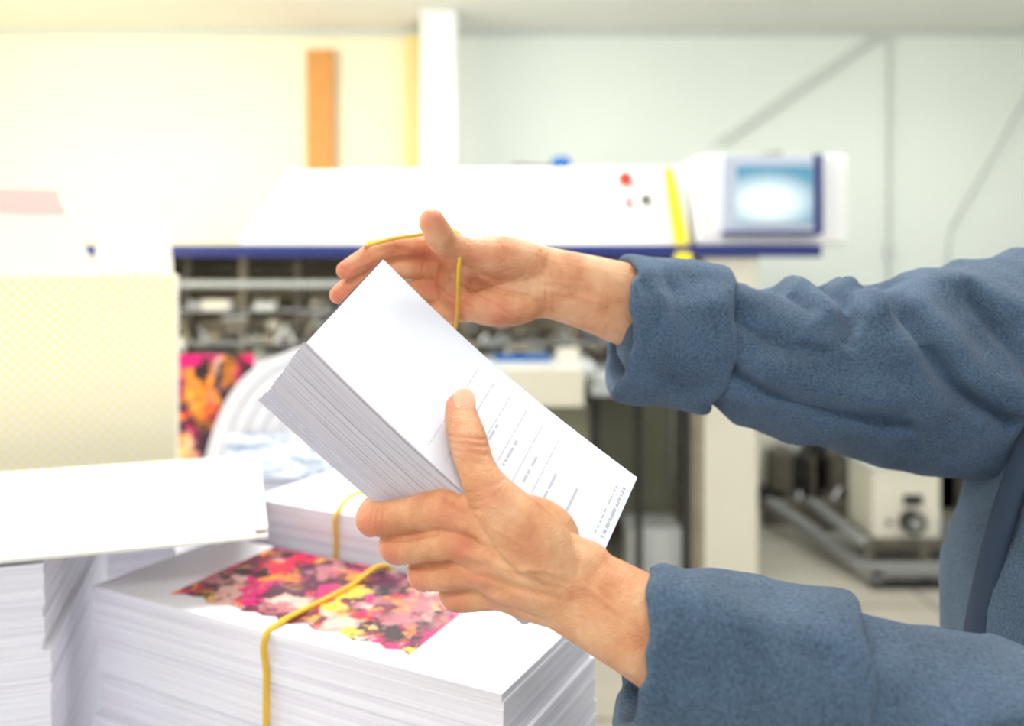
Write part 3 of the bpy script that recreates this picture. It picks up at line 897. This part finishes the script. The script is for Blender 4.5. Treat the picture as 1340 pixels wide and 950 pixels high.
sculpt(me, [
    ([(-36, 2), (-26, -9), (-8, -18), (12, -22)], 1.4, -1.4), ([(-46, -8), (-32, -15), (-14, -26), (-4, -34)], 1.3, -1.2), ([(-58, -14), (-46, -22), (-30, -30)], 1.3, -1.1),
    ([(-20, -14), (-2, -10), (10, -6)], 1.0, -.5), ([(-30, -6), (-12, -4), (4, 0)], 1.0, -.35),
    ([(22, 12), (25, -8), (26, -32)], 1.2, -1.0), ([(28, 10), (31, -10), (31, -34)], 1.1, -.7),
    ([(-62, 24), (-65, 12), (-66, 0)], 1.2, -.9), ([(-67, 4), (-68, -10), (-64, -22)], 1.2, -.9),
    ([(-86, 24), (-87, 15), (-88, 8)], .9, -.7), ([(-106, 14), (-104, 5)], .9, -.6), ([(-88, 6), (-92, -6)], .9, -.7), ([(-110, 0), (-108, -12)], .9, -.6),
    ([(-64, 8), (-80, 7), (-98, 3), (-112, -4)], 1.6, -1.2),
    ([(-56, 15), (-48, 11), (-40, 8)], .9, -.6), ([(-30, 22), (-24, 12), (-20, 2)], 1.0, -.5), ([(-57, 19), (-47, 16), (-40, 12)], .9, -.4),
    ([(70, -18), (45, -12), (24, -10)], 2.5, .9), ([(70, -28), (45, -20), (24, -17)], 2.2, .8),
    ([(-5, -30)], 12, 1.5), ([(-10, 4)], 14, 1.5),
])
flush(me, [(mm(-55, 576, 34), .6), (mm(-120, 600, -2), .8), (mm(-126, 604, -20), .8), (mm(-88, 622, 15), .45), (mm(-66, 632, 10), .55), (mm(-60, 640, -16), .55), (mm(-40, 632, -30), .55),
           (mm(-10, 624, -32), .5), (mm(-25, 604, 10), .4), (mm(-5, 622, 6), .35), (mm(-107, 607, 7), .5), (mm(-30, 625, -15), .35)], 0.013)

def nail(c, n, t, w, l, name="nail"):
    n = Vector(n).normalized(); t = Vector(t); t = (t - n * t.dot(n)).normalized(); s = n.cross(t)
    R = Matrix((s, t, n)).transposed()
    b = B(name); ellipsoid(b, c, w, l, 0.0018, M_nail, R); b.obj(0, person)
ncv = (Bc - A).cross(D - A).normalized()
nn = (-ncv * .8 + Vector((0.0, -.7, .2))).normalized()
nail(mm(-30.5, 498, -83.0) + nn * 0.0093, nn, mm(-31, 500, -81) - mm(-25, 479, -99), 0.0068, 0.0090, "thumb_nail_left")
nail(mm(-56, 590.5, 31) + Vector((-.0055, .004, .002)), (-.8, .5, .3), (-.1, -.3, .8), 0.006, 0.0085, "thumb_nail_right")
nail(mm(-119, 612, 1.5), (-.4, .75, .5), (-.7, -.5, -.5), 0.0055, 0.0075, "index_nail_right")
nail(mm(-126, 617, -18), (-.4, .8, .4), (-.7, -.6, -.5), 0.0055, 0.0075, "middle_nail_right")

curve_band("rubber_band", [mm(-104, 608, 16), mm(-86, 613, 21), mm(-66.5, 612, 24), mm(-50, 614, 27), mm(-38, 606, 24), mm(-37, 599, 12), mm(-38, 600, 0), mm(-40, 618, -25), mm(-42, 633, -41),
            mm(-45, 650, -46), mm(-56, 668, -20), mm(-78, 662, 10), mm(-100, 632, 20)], 0.0014, M_band, None)

def folds(seed, amp, freq=9.0, tw=1.6):
    def f(p, l, an):
        q = Vector((l * freq * 1.6 + seed, math.cos(an + l * tw * 4) * 1.1, math.sin(an + l * tw * 4) * 1.1))
        n = noise.noise(q)
        r = 1 - abs(n) * 2.6
        n2 = noise.noise(p * 14 + Vector((seed, 0, 0)))
        n3 = noise.noise(p * 55 + Vector((seed, 0, 0)))
        return (amp * (0.9 * max(r, -0.4) - 0.3) + amp * 0.8 * n2 + .0012 * n3) * min(1, 0.3 + l / 0.08)
    return f
def cuff(name, p0, p1, R0, R1, seed):
    L = (p1 - p0).length; t = (p1 - p0).normalized()
    prof = [(0.030, -.011), (0.004, -.009), (-0.001, -.006), (-0.0015, -.002), (0.004, .0015), (0.02, .002), (L * .4, .001), (L * .7, .002), (L - .006, .003), (L, -.0005), (L - .001, -.007), (L - .02, -.012)]
    rows = catmull([list(q) for q in prof], 4)
    a = Vector((0, 0, 1)); a = (a - t * a.dot(t)).normalized(); c = t.cross(a)
    seg = 128; vs = []; fs = []
    for (s, dr) in rows:
        R = R0 + (R1 - R0) * max(0, min(1, s / L)) + dr
        for j in range(seg):
            an = 2 * math.pi * j / seg
            d = a * math.cos(an) + c * math.sin(an) * 0.9
            p = p0 + t * s + d * R
            w = noise.noise(p * 22 + Vector((seed, 0, 0))) * 0.0055 + noise.noise(p * 60) * 0.0018
            tt = noise.noise(Vector((math.cos(an) * 1.3, math.sin(an) * 1.3, seed))) * 0.008 + noise.noise(Vector((math.cos(an) * 4, math.sin(an) * 4, seed))) * 0.002
            vs.append(p + d * w + t * tt)
    m = len(rows)
    for i in range(m - 1):
        for j in range(seg):
            fs.append((i * seg + j, i * seg + (j + 1) % seg, (i + 1) * seg + (j + 1) % seg, (i + 1) * seg + j))
    b = B(name); b.add(vs, fs, M_fleece, True); return b.obj(0, person)

o = cuff("right_cuff", mm(85, 660, -48), mm(160, 663, -57), .058, .056, 2.0)
sculpt(o.data, [([(92, -5), (105, -30), (98, -60)], 4, -2.5), ([(112, 2), (125, -40), (118, -90)], 5, -2.5), ([(100, -75), (130, -88), (152, -85)], 4, -2.5), ([(135, -10), (142, -45)], 5, -2)], facing=.4)
b = B("right_sleeve")
tube(b, [mm(125, 661, -53), mm(163, 662, -60), mm(200, 665, -70), mm(262, 670, -80), mm(327, 680, -85), mm(395, 690, -83), mm(465, 705, -76), mm(520, 740, -72)],
     kr([44, 47, 57, 66, 80, 90, 94, 88]), M_fleece, 160, 22, axis=(0, 0, 1), disp=folds(3.3, .006))
o = b.obj(0, person)
sculpt(o.data, [
    ([(286, -20), (300, -55), (319, -88), (357, -113)], 6, -13), ([(268, -27), (284, -66), (303, -102)], 12, 9), ([(308, -30), (330, -75), (360, -95)], 12, 7),
    ([(150, -70), (190, -95), (240, -110), (290, -118)], 6, -9), ([(175, -70), (229, -86), (274, -94)], 11, 7),
    ([(238, -4), (250, -26), (243, -52)], 5.5, -11), ([(222, -8), (232, -34)], 9, 7), ([(264, -10), (268, -34)], 8, 7),
    ([(322, 6), (290, -12), (256, -22)], 5.5, -9), ([(345, -20), (372, -75)], 6, -9), ([(335, -5), (385, -40)], 10, 6),
    ([(160, -30), (185, -52), (225, -62)], 6, -6), ([(165, -20), (200, -32)], 10, 4), ([(170, -5), (200, -14), (222, -30)], 5, -5)], facing=0.3)
o = cuff("left_cuff", mm(68, 455, -208), mm(172, 445, -230), .047, .055, 5.0)
sculpt(o.data, [([(85, -175), (92, -210), (88, -240)], 5, -2), ([(120, -185), (128, -225)], 6, -2.5), ([(150, -190), (140, -235)], 5, -2)], facing=.4)
b = B("left_sleeve")
tube(b, [mm(115, 450, -218), mm(160, 446, -230), mm(205, 442, -240), mm(268, 440, -252), mm(340, 436, -266), mm(400, 430, -262), mm(450, 430, -210), mm(500, 440, -130), mm(520, 470, -70)],
     kr([43, 45, 47, 53, 60, 66, 72, 80, 82]), M_fleece, 120, 16, axis=(0, 1, 0), disp=folds(8.1, .005))
b.obj(0, person)
b = B("jacket_body")
tube(b, [mm(470, 600, -640), mm(470, 600, -560), mm(480, 600, -400), mm(485, 600, -280), mm(495, 600, -180), mm(510, 600, -90), mm(520, 600, -35), mm(525, 600, 10)],
     kr([(150, 195), (152, 198), (155, 195), (150, 192), (138, 195), (118, 195), (95, 150), (62, 72)]), M_fleece, 96, 8, axis=(1, 0, 0), caps=False, disp=folds(1.7, .007, 5))
b.cyl(mm(525, 600, 0), mm(518, 600, 45), .070, M_fleece, 32, .066)
b.obj(0, person)
b = B("zip_placket")
tube(b, [mm(312, 600, -560), mm(318, 600, -400), mm(328, 600, -280), mm(350, 600, -180), mm(385, 600, -90), mm(420, 600, -35)], kr([(6, 12)] * 6), M_lining, 16, 5, axis=(1, 0, 0)); b.obj(0, person)
b = B("head")
ellipsoid(b, mm(515, 600, 225), .098, .076, .105, M_skin)
ellipsoid(b, mm(480, 600, 170), .060, .056, .070, M_skin)
ellipsoid(b, mm(415, 600, 190), .018, .014, .022, M_skin)
tube(b, [mm(412, 600, 222), mm(404, 600, 205), mm(402, 600, 192)], kr([7, 9, 10]), M_skin, 14, 4)
ellipsoid(b, mm(436, 600, 122), .024, .024, .018, M_skin)
tube(b, [mm(530, 600, 0), mm(525, 600, 60), mm(515, 600, 130)], kr([58, 56, 58]), M_skin, 24, 4)
for s in (-1, 1):
    ellipsoid(b, mm(520, 600 + s * 78, 200), .018, .008, .030, M_skin)
o = b.obj(0, person); remesh(o, 0.003, 6)
b = B("face_details")
for s in (-1, 1):
    ellipsoid(b, mm(431, 600 + s * 31, 215), .012, .014, .010, M_eye)
    ellipsoid(b, mm(421, 600 + s * 31, 215), .004, .006, .006, M_iris)
    tube(b, [mm(428, 600 + s * 18, 236), mm(424, 600 + s * 32, 240), mm(436, 600 + s * 46, 236)], kr([3, 3.5, 2.5]), M_hair, 10, 4)
tube(b, [mm(424, 580, 158), mm(417, 600, 158), mm(424, 620, 158)], kr([4, 6, 4]), M_lips, 12, 4)
b.obj(0, person)
b = B("hair")
ellipsoid(b, mm(530, 600, 247), .098, .084, .098, M_hair)
ellipsoid(b, mm(556, 600, 200), .070, .076, .080, M_hair)
o = b.obj(0, person); remesh(o, 0.004, 5)
for s, nm in ((-1, "left"), (1, "right")):
    b = B(nm + "_trouser_leg")
    tube(b, [Vector((.475, .60 + s * .085, .93)), Vector((.475, .60 + s * .095, .75)), Vector((.465, .60 + s * .10, .50)), Vector((.485, .60 + s * .10, .28)), Vector((.49, .60 + s * .10, .10))],
         [.105, .092, .070, .062, .060], M_trouser, 40, 8, caps=True, disp=folds(2 + s, .004))
    b.obj(0, person)
    b = B(nm + "_shoe")
    tube(b, [Vector((.53, .60 + s * .10, .045)), Vector((.46, .60 + s * .10, .05)), Vector((.37, .60 + s * .105, .035))], [(.045, .042), (.045, .044), (.034, .042)], M_shoe, 24, 6, axis=(0, 0, 1))
    b.obj(0, person)

# ------------------------------------------------------------------ lights
def area(name, loc, target, size, energy, col, size_y=None):
    l = bpy.data.lights.new(name, 'AREA'); l.energy = energy; l.color = col; l.size = size
    if size_y: l.shape = 'RECTANGLE'; l.size_y = size_y
    o = bpy.data.objects.new(name, l); scene.collection.objects.link(o)
    o.location = loc
    o.rotation_euler = (Vector(target) - Vector(loc)).to_track_quat('-Z', 'Y').to_euler()
for i, (x, y) in enumerate(((-2.6, 1.2), (0.0, 1.2), (2.6, 1.2), (0, -1.2))):
    area("added_area_light", (x, y, 2.64), (x, y, 0), 1.2, 26, (1, 0.985, 0.95), 0.4)  # area light added beneath each unseen fixture
for x, ed, eu in ((-2.4, 16, 14), (0, 13, 11), (2.4, 14, 10)):
    area("added_area_light", (x, 3.6, 2.64), (x, 4.2, 0.6), 1.2, ed, (1, 0.99, 0.96), 0.4)  # added downlight to lift the back of the room
    area("added_area_light", (x, 3.6, 2.78), (x, 3.8, 4), 1.2, eu, (1, 0.99, 0.96), 0.4)  # added uplight, there only to brighten the ceiling
area("warm_fill_light", (-3.6, 2.6, 2.2), (-2.1, 4.4, 2.0), 1.6, 50, (1, 0.91, 0.68))  # added warm fill for the lens flare wash on the left; no window
area("warm_fill_light", (-3.0, 0.6, 2.1), (-0.5, 1.1, 1.15), 1.4, 27, (1, 0.91, 0.74))  # added warm fill to brighten the near stacks on the left

w = bpy.data.worlds.new("World"); scene.world = w; w.use_nodes = True
bg = w.node_tree.nodes["Background"]
bg.inputs[0].default_value = (0.96, 0.98, 1.0, 1); bg.inputs[1].default_value = 0.90

# ------------------------------------------------------------------ camera
cd = bpy.data.cameras.new("Camera"); cam = bpy.data.objects.new("Camera", cd)
scene.collection.objects.link(cam)
cam.location = (0, 0, CAMZ); cam.rotation_euler = (math.radians(90), 0, 0)
cd.sensor_width = 36; cd.lens = 36 * 1100 / 1340
cd.shift_y = -125 / 1340
cd.clip_start = 0.02
cd.dof.use_dof = True; cd.dof.focus_distance = 0.53; cd.dof.aperture_fstop = 3.6
scene.camera = cam
scene.view_settings.view_transform = 'Standard'
